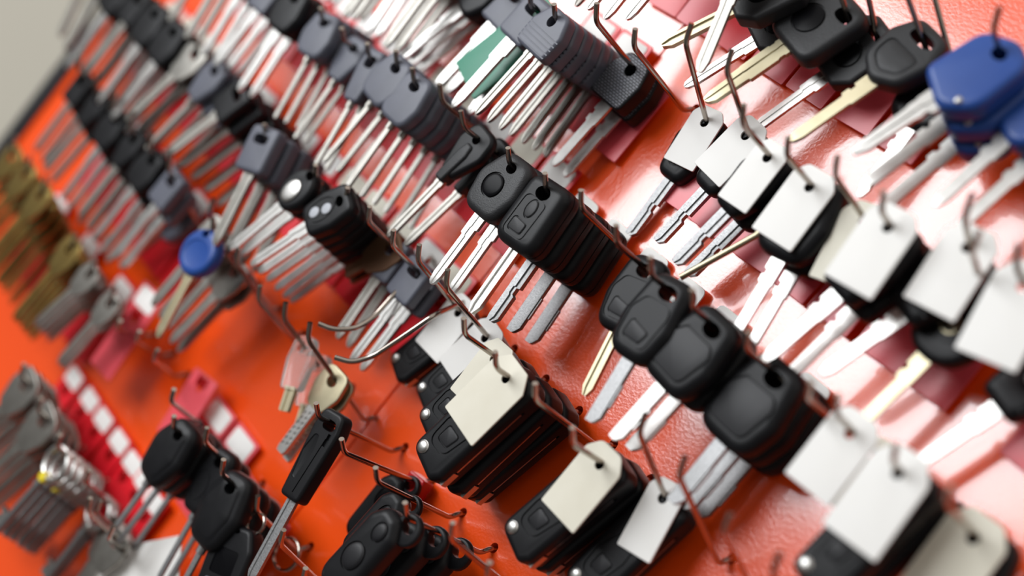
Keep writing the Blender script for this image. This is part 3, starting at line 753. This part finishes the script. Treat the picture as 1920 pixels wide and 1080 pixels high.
# ------------------------------------------------ row R2 (flip keys, then leftward)
h = hook('R2', -2, 'the upper folded flip key', (783, 490))
tagon(h, 'tag_short', hole=(860, 585), aim=(800, 660), label='white tag on the uppermost black flip key')
keys(h, 'flip', 'black flip key, uppermost of the folding keys', hole=(862, 590), aim=(728, 715), s=.80, name='flip_key')
h = hook('R2', -1, 'the second folded flip key', (836, 538))
tagon(h, 'tag_short', hole=(912, 632), aim=(836, 706), label='white tag on the second black flip key')
keys(h, 'flip', 'black flip key second from the top of the folding keys', hole=(918, 640), aim=(778, 772), s=.80, name='flip_key')
h = hook('R2', 0, 'the third folded flip key', (871, 627), base=(1022, 712))
tagon(h, 'tag_dirty', hole=(943, 652), aim=(870, 748), label='stained cream tag tucked behind the large front tag')
keys(h, 'flip', 'black flip key showing only its rivet end behind another', hole=(952, 677), aim=(800, 815), n=2, pitch=.017, s=.86, name='flip_key')
h = hook('R2', 1, 'the large front flip key', (930, 690))
tagon(h, 'tag_cut', hole=(952, 707), aim=(873, 786), label='large square-cut cream tag in front of the flip key stack')
keys(h, 'flip', 'large black flip key in front, half covered by a square-cut tag', hole=(962, 714), aim=(822, 860), n=3, pitch=.0165, s=1.0, name='flip_key')
h = hook('R2', 2, '', (1003, 750), label='empty chrome hook between the two tagged flip key stacks')
h = hook('R2', 3, 'the lower tagged flip key', (1073, 832))
tagon(h, 'tag_cream', hole=(1130, 865), aim=(1045, 968), label='pale cream tag on the lower black flip key')
keys(h, 'flip', 'black flip key below the large front stack, with a pale tag', hole=(1140, 870), aim=(990, 1010), n=2, pitch=.017, s=.97, name='flip_key')
h = hook('R2', 4, 'the curled cream tag at the bottom', (1198, 812))
tagon(h, 'tag_slim', hole=(1252, 926), aim=(1182, 1048), label='narrow cream tag near the bottom edge', s=1.05)
keys(h, 'flip', 'black flip key cut off by the bottom edge', hole=(1262, 950), aim=(1120, 1085), n=1, s=.95, name='flip_key')
h = hook('R2', 5, '', (1273, 893), base=(1372, 1048), label='empty wire hook with reddish reflections at the bottom, left of another')
h = hook('R2', 6, '', (1357, 1000), label='empty wire hook at the bottom edge, second from the narrow cream tag', L=.075)
h = hook('R2', 7, '', (1448, 1075), label='wire hook tip at the bottom edge under the tagged fobs', L=.075)

h = hook('R2', -3, 'the lower small grey rectangular key', (735, 460))
keys(h, 'rect_white', 'small grey rectangular headed key behind the upper flip key', hole=(798, 500), aim=(684, 645), n=2, pitch=.012, s=1.0)
cardon(h, 'card_cream')
h = hook('R2', -4, 'the upper small grey rectangular key', (690, 415))
keys(h, 'rect_head', 'small grey rectangular headed key right of the two-button stack', hole=(752, 462), aim=(652, 605), n=2, pitch=.012, s=1.0)
keys(h, 'brown_key', 'brown bronze key between the two-button stack and the grey heads', t=.030, n=2, pitch=.006, ang=D(-30))
cardon(h, 'card_white')
h = hook('R2', -5, 'the two-button remote key stack', (648, 378))
keys(h, 'remote_pale', 'black remote key with two grey buttons in the blurred middle stack', hole=(620, 345), aim=(470, 497), n=6, pitch=.0098, fan=D(1.2), jit=1)
cardon(h, 'card_cream')
h = hook('R2', -6, 'the silver-buttoned key', (590, 335))
keys(h, 'silver_button', 'oval black key with silver button left of the two-button stack', hole=(560, 310), aim=(447, 455), n=2, pitch=.012)
cardon(h, 'card_cream')
h = hook('R2', -7, 'the grey square key left of the silver-buttoned key', (500, 262))
keys(h, 'rect_head', 'grey rectangular key, second hook left of the two-button stack', hole=(488, 236), aim=(432, 400), n=4, pitch=.011, s=1.15)
cardon(h, 'card_cream')
for k, kind, nn, n, el, hp, ai, cd in [
    (-8, 'rect_black', 'rectangular black key, third hook left of the two-button stack', 5, (455, 180), (443, 158), (300, 300), 'card_white'),
    (-9, 'oval_head', 'oval grey key, fourth hook left of the two-button stack', 3, (412, 135), (400, 118), (298, 255), 'card_white'),
    (-10, 'steel_key', 'steel headed key, fifth hook left of the two-button stack', 3, (372, 98), (358, 92), (275, 190), 'card_red'),
    (-11, 'broad_black', 'broad black key, sixth hook left of the two-button stack', 3, (335, 62), (322, 60), (225, 205), 'card_white'),
    (-12, 'broad_black', 'broad black key, seventh hook left of the two-button stack', 3, (300, 28), (290, 28), (205, 165), 'card_red'),
    (-13, 'rect_black', 'rectangular black key, eighth hook left of the two-button stack', 3, (268, 0), (256, 2), (175, 120), 'card_cream'),
    (-14, 'broad_black', 'broad black key, ninth hook left of the two-button stack', 3, (238, -28), (225, -25), (150, 95), 'card_cream'),
    (-15, 'rect_black', 'rectangular black key, second from the top left board corner', 3, (208, -55), (196, -48), (128, 85), 'card_cream'),
    (-16, 'rect_black', 'rectangular black key at the top left board corner', 3, (180, -80), (170, -72), (112, 70), 'card_cream')]:
    h = hook('R2', k, 'the ' + nn.replace(' key', ' keys'), el)
    keys(h, kind, nn, hole=hp, aim=ai, n=n, pitch=.0105, s=1.08)
    cardon(h, cd)

# two stray hooks bent sideways with bright cut ends
def stray(px, label, r=1.45):
    pts = [at(x, y, n) for x, y, n in px]
    o = pts[0]
    me = MB().add(tube(fillet([(p-o)*1000 for p in pts], 6.0), r, 12)).mesh('wire_hook', 'chrome', 50)
    ob = bpy.data.objects.new('wire_hook', me); COL.objects.link(ob)
    ob.matrix_world = Matrix.Translation(W(o)) @ Matrix.Rotation(PI/2, 4, 'X')
    tag(ob, label, 'hook', 'wire hooks on the board'); HOLES.append(Vector((o.x, o.y, 0)))
stray([(812, 476, -.006), (806, 486, .012), (745, 545, .040), (700, 596, .045), (664, 617, .052), (625, 618, .058), (598, 607, .062)], 'upper sideways-bent chrome wire with a bright cut end over orange board')
stray([(905, 545, -.006), (890, 558, .010), (815, 590, .046), (728, 650, .049), (700, 668, .050), (660, 680, .055), (628, 670, .060)], 'lower sideways-bent chrome wire with a bright cut end over a flip key')

# ------------------------------------------------ row R3 (remotes in focus, then leftward)
h = hook('R3', 0, 'the black fobs with round glossy window', (955, 308))
keys(h, 'disc_fob', 'rounded black fob with glossy round window in the middle', hole=(968, 318), aim=(797, 547), n=2, pitch=.0135, fan=D(1.5), jit=1, s=1.02)
cardon(h, 'patch_white', 'white paper tag on the board behind the round-window fob')
h = hook('R3', 1, 'the black two-button remote stack in focus', (1023, 356))
keys(h, 'remote2_step', 'black remote key with two framed buttons in the sharp middle stack', hole=(1036, 370), aim=(872, 603), n=4, pitch=.0165, fan=D(.8), jit=1, s=1.03, kinds=['remote2_rail', 'remote2_step', 'remote2', 'remote2'])
cardon(h, 'patch_white', 'white paper tag on the board behind the sharp two-button stack')
h = hook('R3', 2, '', (1089, 390), label='empty chrome wire hook right of the sharp two-button stack')
cardon(h, 'patch_white', 'white paper tag on the board below the long key blades')
h = hook('R3', 3, 'the fob half hidden behind the one-button fob', (1155, 455))
keys(h, 'button_fob_rail', 'black one-button fob half hidden at the left of the fob row', hole=(1210, 510), aim=(1077, 780), s=.92)
cardon(h, 'patch_white', 'white paper tag on the board behind the hidden one-button fob')
h = hook('R3', 4, 'the one-button panel fob', (1220, 516))
keys(h, 'button_fob', 'black fob with soft panel and one button, second in the fob row', hole=(1258, 548), aim=(1093, 818), n=1, pitch=.0135, s=1.0)
cardon(h, 'patch_white', 'white paper tag on the board behind the panel fobs')
h = hook('R3', 5, 'the wider panel fob', (1298, 577))
keys(h, 'panel_fob_white', 'wide black fob with blank soft panel, third in the fob row', hole=(1338, 620), aim=(1128, 850), n=2, pitch=.0145, s=.98)
h = hook('R3', 6, 'the lowest panel fob stack', (1400, 655))
keys(h, 'panel_fob', 'wide black fob with blank soft panel, lowest in the fob row', hole=(1450, 714), aim=(1245, 965), n=3, pitch=.0150, s=1.04)
cardon(h, 'patch_white', 'white paper tag on the board right of the lowest panel fob')
h = hook('R3', 7, '', (1513, 746), label='empty wire hook right of the lowest panel fob')
h = hook('R3', 8, 'the pair of blank tags', (1567, 776))
tagon(h, 'tag', hole=(1597, 808), aim=(1512, 918), label='white blank tag hanging free right of the panel fobs', s=1.0)
tagon(h, 'tag_cream', hole=(1640, 842), aim=(1592, 930), label='cream tag showing behind the free-hanging white tag', s=.86)
h = hook('R3', 9, 'the tagged flip key at lower right', (1674, 868))
tagon(h, 'tag_long', hole=(1683, 886), aim=(1597, 1008), label='large white tag on the lower right flip key')
keys(h, 'flip', 'black flip key under the large white tag at lower right', hole=(1712, 910), aim=(1540, 1085), n=2, pitch=.017, s=.95, name='flip_key')
h = hook('R3', 10, 'the cream tag at the lower right corner', (1776, 950))
tagon(h, 'tag_cream', hole=(1829, 1002), aim=(1735, 1130), label='large cream tag at the lower right corner', s=1.1)
keys(h, 'wide_oval', 'dark fob behind the large cream corner tag', hole=(1850, 1020), aim=(1760, 1150), n=1)

h = hook('R3', -1, 'the finned black keys', (870, 240))
keys(h, 'finned', 'black key with raised centre fin above the red holders', hole=(897, 272), aim=(752, 418), n=2, pitch=.015, fan=D(-4), s=.98)
cardon(h, 'card_white')
h = hook('R3', -2, '', (828, 190), label='wire hook empty between the wide grey stack and the finned black key')
cardon(h, 'card_cream', 'red price card with cream paper left of the finned key')
h = hook('R3', -3, 'the wide grey oval key stack', (777, 158))
keys(h, 'broad_oval', 'broad grey oval key in the thick upper stack', hole=(782, 168), aim=(655, 345), n=6, pitch=.0094, fan=D(1.4), jit=1, s=1.05)
cardon(h, 'card_white')
h = hook('R3', -4, 'the slotted grey key beside the wide stack', (744, 124))
keys(h, 'broad_oval', 'grey oval key beside the thick upper stack', hole=(748, 132), aim=(610, 300), n=3, pitch=.011, s=1.05)
cardon(h, 'card_cream')
for k, kind, nn, n, el, hp, ai, cd in [
    (-5, 'slotted', 'narrow slotted grey key left of the thick upper stack', 2, (692, 108), (690, 140), (592, 310), 'card_cream'),
    (-6, 'oval_head', 'small round grey key, two hooks left of the thick upper stack', 2, (645, 78), (664, 104), (588, 210), 'card_white'),
    (-7, 'broad_oval', 'broad grey key, three hooks left of the thick upper stack', 4, (605, 40), (606, 60), (520, 215), 'card_white'),
    (-8, 'broad_black', 'shiny grey key, four hooks left of the thick upper stack', 2, (560, 0), (560, 0), (465, 145), 'card_white'),
    (-9, 'rect_white', 'pale bladed key, five hooks left of the thick upper stack', 3, (515, -25), (520, -28), (425, 95), 'card_white'),
    (-10, 'rect_white', 'pale bladed key, six hooks left of the thick upper stack', 3, (475, -55), (480, -58), (398, 75), 'card_white'),
    (-11, 'steel_key', 'steel key, seven hooks left of the thick upper stack', 2, (435, -85), (440, -80), (368, 40), 'card_cream'),
    (-12, 'steel_key', 'steel key, eight hooks left of the thick upper stack', 1, (400, -115), (405, -105), (330, 20), 'card_cream')]:
    h = hook('R3', k, 'the ' + nn, el)
    keys(h, kind, nn, hole=hp, aim=ai, n=n, pitch=.0105)
    cardon(h, cd)

# ------------------------------------------------ row R4
h = hook('R4', 0, '', (1188, 88), base=(1303, 205), label='empty chrome wire hook right of the woven-texture key')
h = hook('R4', -1, 'the woven-texture keys', (1117, 40))
keys(h, 'woven', 'square black key with woven texture head and bright blade', hole=(1187, 138), aim=(1036, 310), n=2, pitch=.0115, fan=D(1), jit=.5, s=1.0)
cardon(h, 'card_pink')
h = hook('R4', -2, 'the ribbed grey key stack', (1041, 38))
keys(h, 'ribbed', 'ribbed grey headed key with narrow blade in the upper stack', hole=(1043, 48), aim=(903, 202), n=7, pitch=.0092, fan=D(1.6), jit=.8, s=1.0)
cardon(h, 'card_white')
h = hook('R4', -3, 'the grey key in front of the green card', (995, 12))
keys(h, 'rect_white', 'grey key with bright white blade left of the ribbed stack', hole=(1006, 28), aim=(880, 166), n=2, pitch=.018, s=1.1)
gp = rod(h, rod_at(h, (1006, 28)) - .0085); g = make('card_green', 'hang_tag', 'bright green card hanging left of the ribbed key stack', 'tag'); orient(g, gp, angle_to(gp, (900, 140)) - D(4), 0, 0, 1.18)
cardon(h, 'card_white')
h = hook('R4', -4, 'the slotted grey key left of the green card', (935, -30))
keys(h, 'rect_white', 'slotted grey key just left of the green card', hole=(962, 12), aim=(850, 128), n=2, pitch=.013, s=1.1)
cardon(h, 'card_red')
h = hook('R4', -5, 'the black key with broad white blade', (905, -55))
keys(h, 'broad_black', 'black key with broad white blade at the top edge', hole=(925, -28), aim=(788, 80), n=3, pitch=.012, s=1.1)
cardon(h, 'card_red')
for k, kind, nn, n, el, hp, ai, cd in [
    (-6, 'steel_key', 'steel blade key at top edge, two hooks left of green card', 4, (838, -80), (835, -60), (712, 100), 'card_cream'),
    (-7, 'rect_white', 'pale blade key at top edge, three hooks left of green card', 4, (800, -105), (795, -90), (690, 60), 'card_white'),
    (-8, 'steel_key', 'steel blade key at top edge, four hooks left of green card', 3, (760, -130), (752, -118), (650, 25), 'card_white'),
    (-9, 'rect_white', 'pale blade key at top edge, five hooks left of green card', 2, (715, -160), (708, -145), (615, -5), 'card_white')]:
    h = hook('R4', k, 'the ' + nn, el)
    keys(h, kind, nn, hole=hp, aim=ai, n=n, pitch=.012)
    cardon(h, cd)

h = hook('R4', 1, 'the first tagged black key', (1285, 80), base=(1352, 246))
tagon(h, 'tag_small', hole=(1340, 222), aim=(1280, 296), label='white tag on the leftmost black key of the tagged row')
keys(h, 'plain_step', 'black key with steel blade under the leftmost tag of the tagged row', t=.010, aim=(1170, 440), lean=-D(4), s=1.0)
cardon(h, 'card_pink')
h = hook('R4', 2, 'the second tagged black key', (1362, 131))
tagon(h, 'tag_small', hole=(1404, 250), aim=(1336, 318), label='white tag with rounded top on the second key of the tagged row', s=1.06)
keys(h, 'plain_step', 'black key with steel blade under the second tag of the tagged row', t=.014, aim=(1226, 448), lean=-D(4), s=1.0)
cardon(h, 'card_pink')
h = hook('R4', 3, 'the third tagged black key', (1392, 232))
tagon(h, 'tag_slim', hole=(1447, 288), aim=(1380, 373), label='narrow white tag on the third key of the tagged row')
keys(h, 'plain_step', 'black key with speckled steel blade under the narrow white tag', hole=(1462, 300), aim=(1262, 487), lean=-D(4), n=2, pitch=.014, s=1.0)
cardon(h, 'card_pink')
h = hook('R4', 4, 'the tagged wide oval fobs', (1475, 293))
tagon(h, 'tag', hole=(1527, 342), aim=(1459, 431), label='white tag on the wide oval black fobs')
keys(h, 'plain_pencil', 'black key with round gold shaft behind the wide oval fobs', t=.022, aim=(1262, 528), n=1, s=1.0)
keys(h, 'wide_oval', 'wide oval black fob under the fourth tag, bright blade below', hole=(1545, 355), aim=(1378, 625), n=3, pitch=.0145, s=.95)
cardon(h, 'card_pink')
h = hook('R4', 5, 'the cream tag behind the fifth tag', (1565, 330))
tagon(h, 'tag_cream', hole=(1632, 404), aim=(1570, 515), label='cream tag edge showing behind the fifth white tag', s=1.0)
cardon(h, 'card_pink')
h = hook('R4', 6, 'the waisted fob under the fifth tag', (1652, 398))
tagon(h, 'tag', hole=(1668, 422), aim=(1596, 527), label='white round-topped tag on the waisted black fob at right', s=1.03)
keys(h, 'waisted', 'black fob with waist ridge and bright blade at right', hole=(1695, 445), aim=(1458, 652), n=2, pitch=.014, fan=D(5), s=1.0)
cardon(h, 'card_pink')
h = hook('R4', 7, 'the fob with chrome dome', (1808, 405))
tagon(h, 'tag', hole=(1819, 458), aim=(1745, 572), label='white tag beside the chrome-domed black fob at right', s=1.03)
keys(h, 'waisted_boss', 'black fob with chrome dome left of the black round fob', hole=(1838, 492), aim=(1528, 708), n=1, s=1.0)
cardon(h, 'card_pink')
h = hook('R4', 7.6, 'the black round fob at right', (1822, 470), base=(1878, 590))
keys(h, 'round_boss', 'black round fob with small ring emblem near the right edge', t=.022, aim=(1630, 778), s=1.0)
h = hook('R4', 9, 'the tag at the right edge', (1905, 505))
tagon(h, 'tag_long', hole=(1925, 530), aim=(1850, 668), label='white tag cut off by the right edge of the picture', s=1.0)
keys(h, 'waisted_boss', 'black fob with chrome dome under the tag at the right edge', t=.018, aim=(1730, 862), s=1.0)
cardon(h, 'card_pink')

# ------------------------------------------------ row R5 (top right)
ROWS['R5'] = (.218, .018)
for k, kind, nn, n, el, hp, ai, cd in [
    (-2, 'steel_key', 'pale key at the top edge above the ribbed stack', 2, (1165, -190), (1160, -165), (1022, 25), 'card_white'),
    (-1, 'rect_white', 'pale key at the top edge above the woven key', 2, (1240, -165), (1235, -145), (1090, 32), 'card_pinkwhite'),
    (0, 'rect_white', 'bright blade key at the top edge right of the woven key', 1, (1320, -150), (1312, -128), (1168, 44), 'card_red'),
    (1, 'oval_black', 'pale blade key hanging behind the gold blade of the octagonal key', 1, (1400, -85), (1385, -60), (1315, 125), 'card_pink')]:
    h = hook('R5', k, 'the ' + nn, el)
    keys(h, kind, nn, hole=hp, aim=ai, n=n, pitch=.012)
    cardon(h, cd)
h = hook('R5', 2, 'the octagonal chip key at the top edge', (1455, -95), base=(1560, 62))
keys(h, 'octagon_chip', 'octagonal black chip key with gold blade at the top edge', hole=(1488, -38), aim=(1236, 112), n=1, lean=D(7), s=1.05)
keys(h, 'octagon_white', 'black chip key with grooved bright blade behind the gold one', t=.020, aim=(1280, 165), n=1, s=1.0)
cardon(h, 'card_pink')
h = hook('R5', 3, 'the square chip key', (1560, -62), base=(1645, 142))
keys(h, 'square_chip', 'square black chip key with broad gold blade', hole=(1604, 36), aim=(1370, 224), n=1, lean=D(8), s=1.12)
cardon(h, 'card_pink')
h = hook('R5', 4, 'the octagonal chip key half hidden by the arched key', (1612, -80), base=(1684, 155))
keys(h, 'octagon_white', 'dark octagonal chip key half hidden by the arched key', hole=(1660, 70), aim=(1436, 226), n=1, s=1.0)
cardon(h, 'card_pink')
h = hook('R5', 5, 'the arched key', (1690, -40), base=(1792, 190))
keys(h, 'arched', 'arched grey key with recessed oval face and pale blade', hole=(1748, 78), aim=(1516, 268), n=1, lean=D(9), s=1.06)
h = hook('R5', 6, 'the black fob behind the blue key', (1742, -42), base=(1832, 210))
keys(h, 'wide_oval', 'long black fob tucked behind the blue key', hole=(1800, 125), aim=(1668, 290), s=.9)
h = hook('R5', 7, 'the bright blue keys', (1862, 55), base=(1932, 232))
keys(h, 'blue', 'bright blue key with broad pale blade at the right edge', hole=(1880, 108), aim=(1648, 298), n=3, pitch=.014, kinds=['blue', 'blue_rail', 'blue_rail'], fan=D(3), jit=1, lean=D(9), s=1.08)
h = hook('R5', 8, 'the second blue keys at the right edge', (1955, 140))
keys(h, 'blue_rail', 'blue key cut off by the right edge, behind the front one', hole=(1972, 190), aim=(1760, 418), n=2, pitch=.014, lean=D(9), s=1.0)

# ================================================================== the board, the wall behind it, light and camera
def plate(name, x0, x1, y0, y1, n0, n1, m, bev=0., holes=None):
    c = Vector(((x0+x1)/2, (y0+y1)/2, 0))
    b = MB().add(box((x0-c.x)*1000, (x1-c.x)*1000, (y0-c.y)*1000, (y1-c.y)*1000, n0*1000, n1*1000))
    me = b.mesh(name, m, 30)
    if holes:
        cs = MB()
        for q in holes: cs.add(slab(ell((q.x-c.x)*1000, (q.y-c.y)*1000+.3, 2.5, 2.9, 16), 18))
        me = cut(me, [cs], m, 30)
    ob = bpy.data.objects.new(name, me); COL.objects.link(ob)
    ob.matrix_world = Matrix.Translation(W(c)) @ Matrix.Rotation(PI/2, 4, 'X')
    ob['kind'] = 'structure'
    if bev:
        md = ob.modifiers.new('bevel', 'BEVEL'); md.width = bev; md.segments = 2; md.limit_method = 'ANGLE'
    return ob
SEAM = -.0205
hl = [q for q in HOLES if q.x < SEAM-.004 and q.x > -.47]; hr = [q for q in HOLES if q.x > SEAM+.004]
def uniq(l):
    out = []
    for q in l:
        if all((q-p).length > .0062 for p in out): out.append(q)
    return out
plate('wall_left', -.470, SEAM-.0008, -.75, .62, -.012, 0, 'orange', 0, uniq(hl))
plate('wall_right', SEAM+.0008, .95, -.75, .62, -.012, 0, 'orange', 0, uniq(hr))
plate('trim_1', -.486, -.4702, -.75, .62, -.030, .004, 'frame', .0015)
plate('wall_back', -3.2, 1.8, -1.45, 1.6, -.10, -.030, 'beige')

def area(name, loc, target, sx, sy, energy, col):
    l = bpy.data.lights.new(name, 'AREA'); l.shape = 'RECTANGLE'; l.size = sx; l.size_y = sy; l.energy = energy; l.color = col
    o = bpy.data.objects.new(name, l); COL.objects.link(o)
    o.location = W(loc); d = W(target) - W(loc)
    o.rotation_euler = d.to_track_quat('-Z', 'Y').to_euler()
    return o
area('window_light', (-.95, .275, 1.55), (.05, .1, 0), 1.5, .78, 28, (.95, .975, 1.0))

w = bpy.data.worlds.new('room_light'); SC.world = w; w.use_nodes = True
nt = w.node_tree; bg = nt.nodes['Background']
tc = nt.nodes.new('ShaderNodeTexCoord'); sp = nt.nodes.new('ShaderNodeSeparateXYZ'); mr = nt.nodes.new('ShaderNodeMapRange')
mr.interpolation_type = 'SMOOTHSTEP'; mr.inputs[1].default_value = -.1; mr.inputs[2].default_value = .8; mr.inputs[3].default_value = .10; mr.inputs[4].default_value = .75
nt.links.new(tc.outputs['Generated'], sp.inputs[0]); nt.links.new(sp.outputs['Z'], mr.inputs[0]); nt.links.new(mr.outputs[0], bg.inputs['Strength'])
bg.inputs['Color'].default_value = (1, .95, .90, 1)

cam = bpy.data.cameras.new('camera'); co = bpy.data.objects.new('camera', cam); COL.objects.link(co)
X, Y, Zc = W(CX)-W((0, 0, 0)), W(-CY)-W((0, 0, 0)), W(-CF)-W((0, 0, 0))
m4 = Matrix((X, Y, Zc)).transposed().to_4x4(); m4.translation = W(CC)
co.matrix_world = m4
cam.sensor_width = 36; cam.lens = F_PX/1920*36
cam.clip_start = .01; cam.clip_end = 50
cam.dof.use_dof = True; cam.dof.focus_distance = .712; cam.dof.aperture_fstop = 2.4; cam.dof.aperture_blades = 0
SC.camera = co
SC.view_settings.view_transform = 'Standard'; SC.view_settings.look = 'None'; SC.view_settings.gamma = 1; SC.view_settings.exposure = 0.36
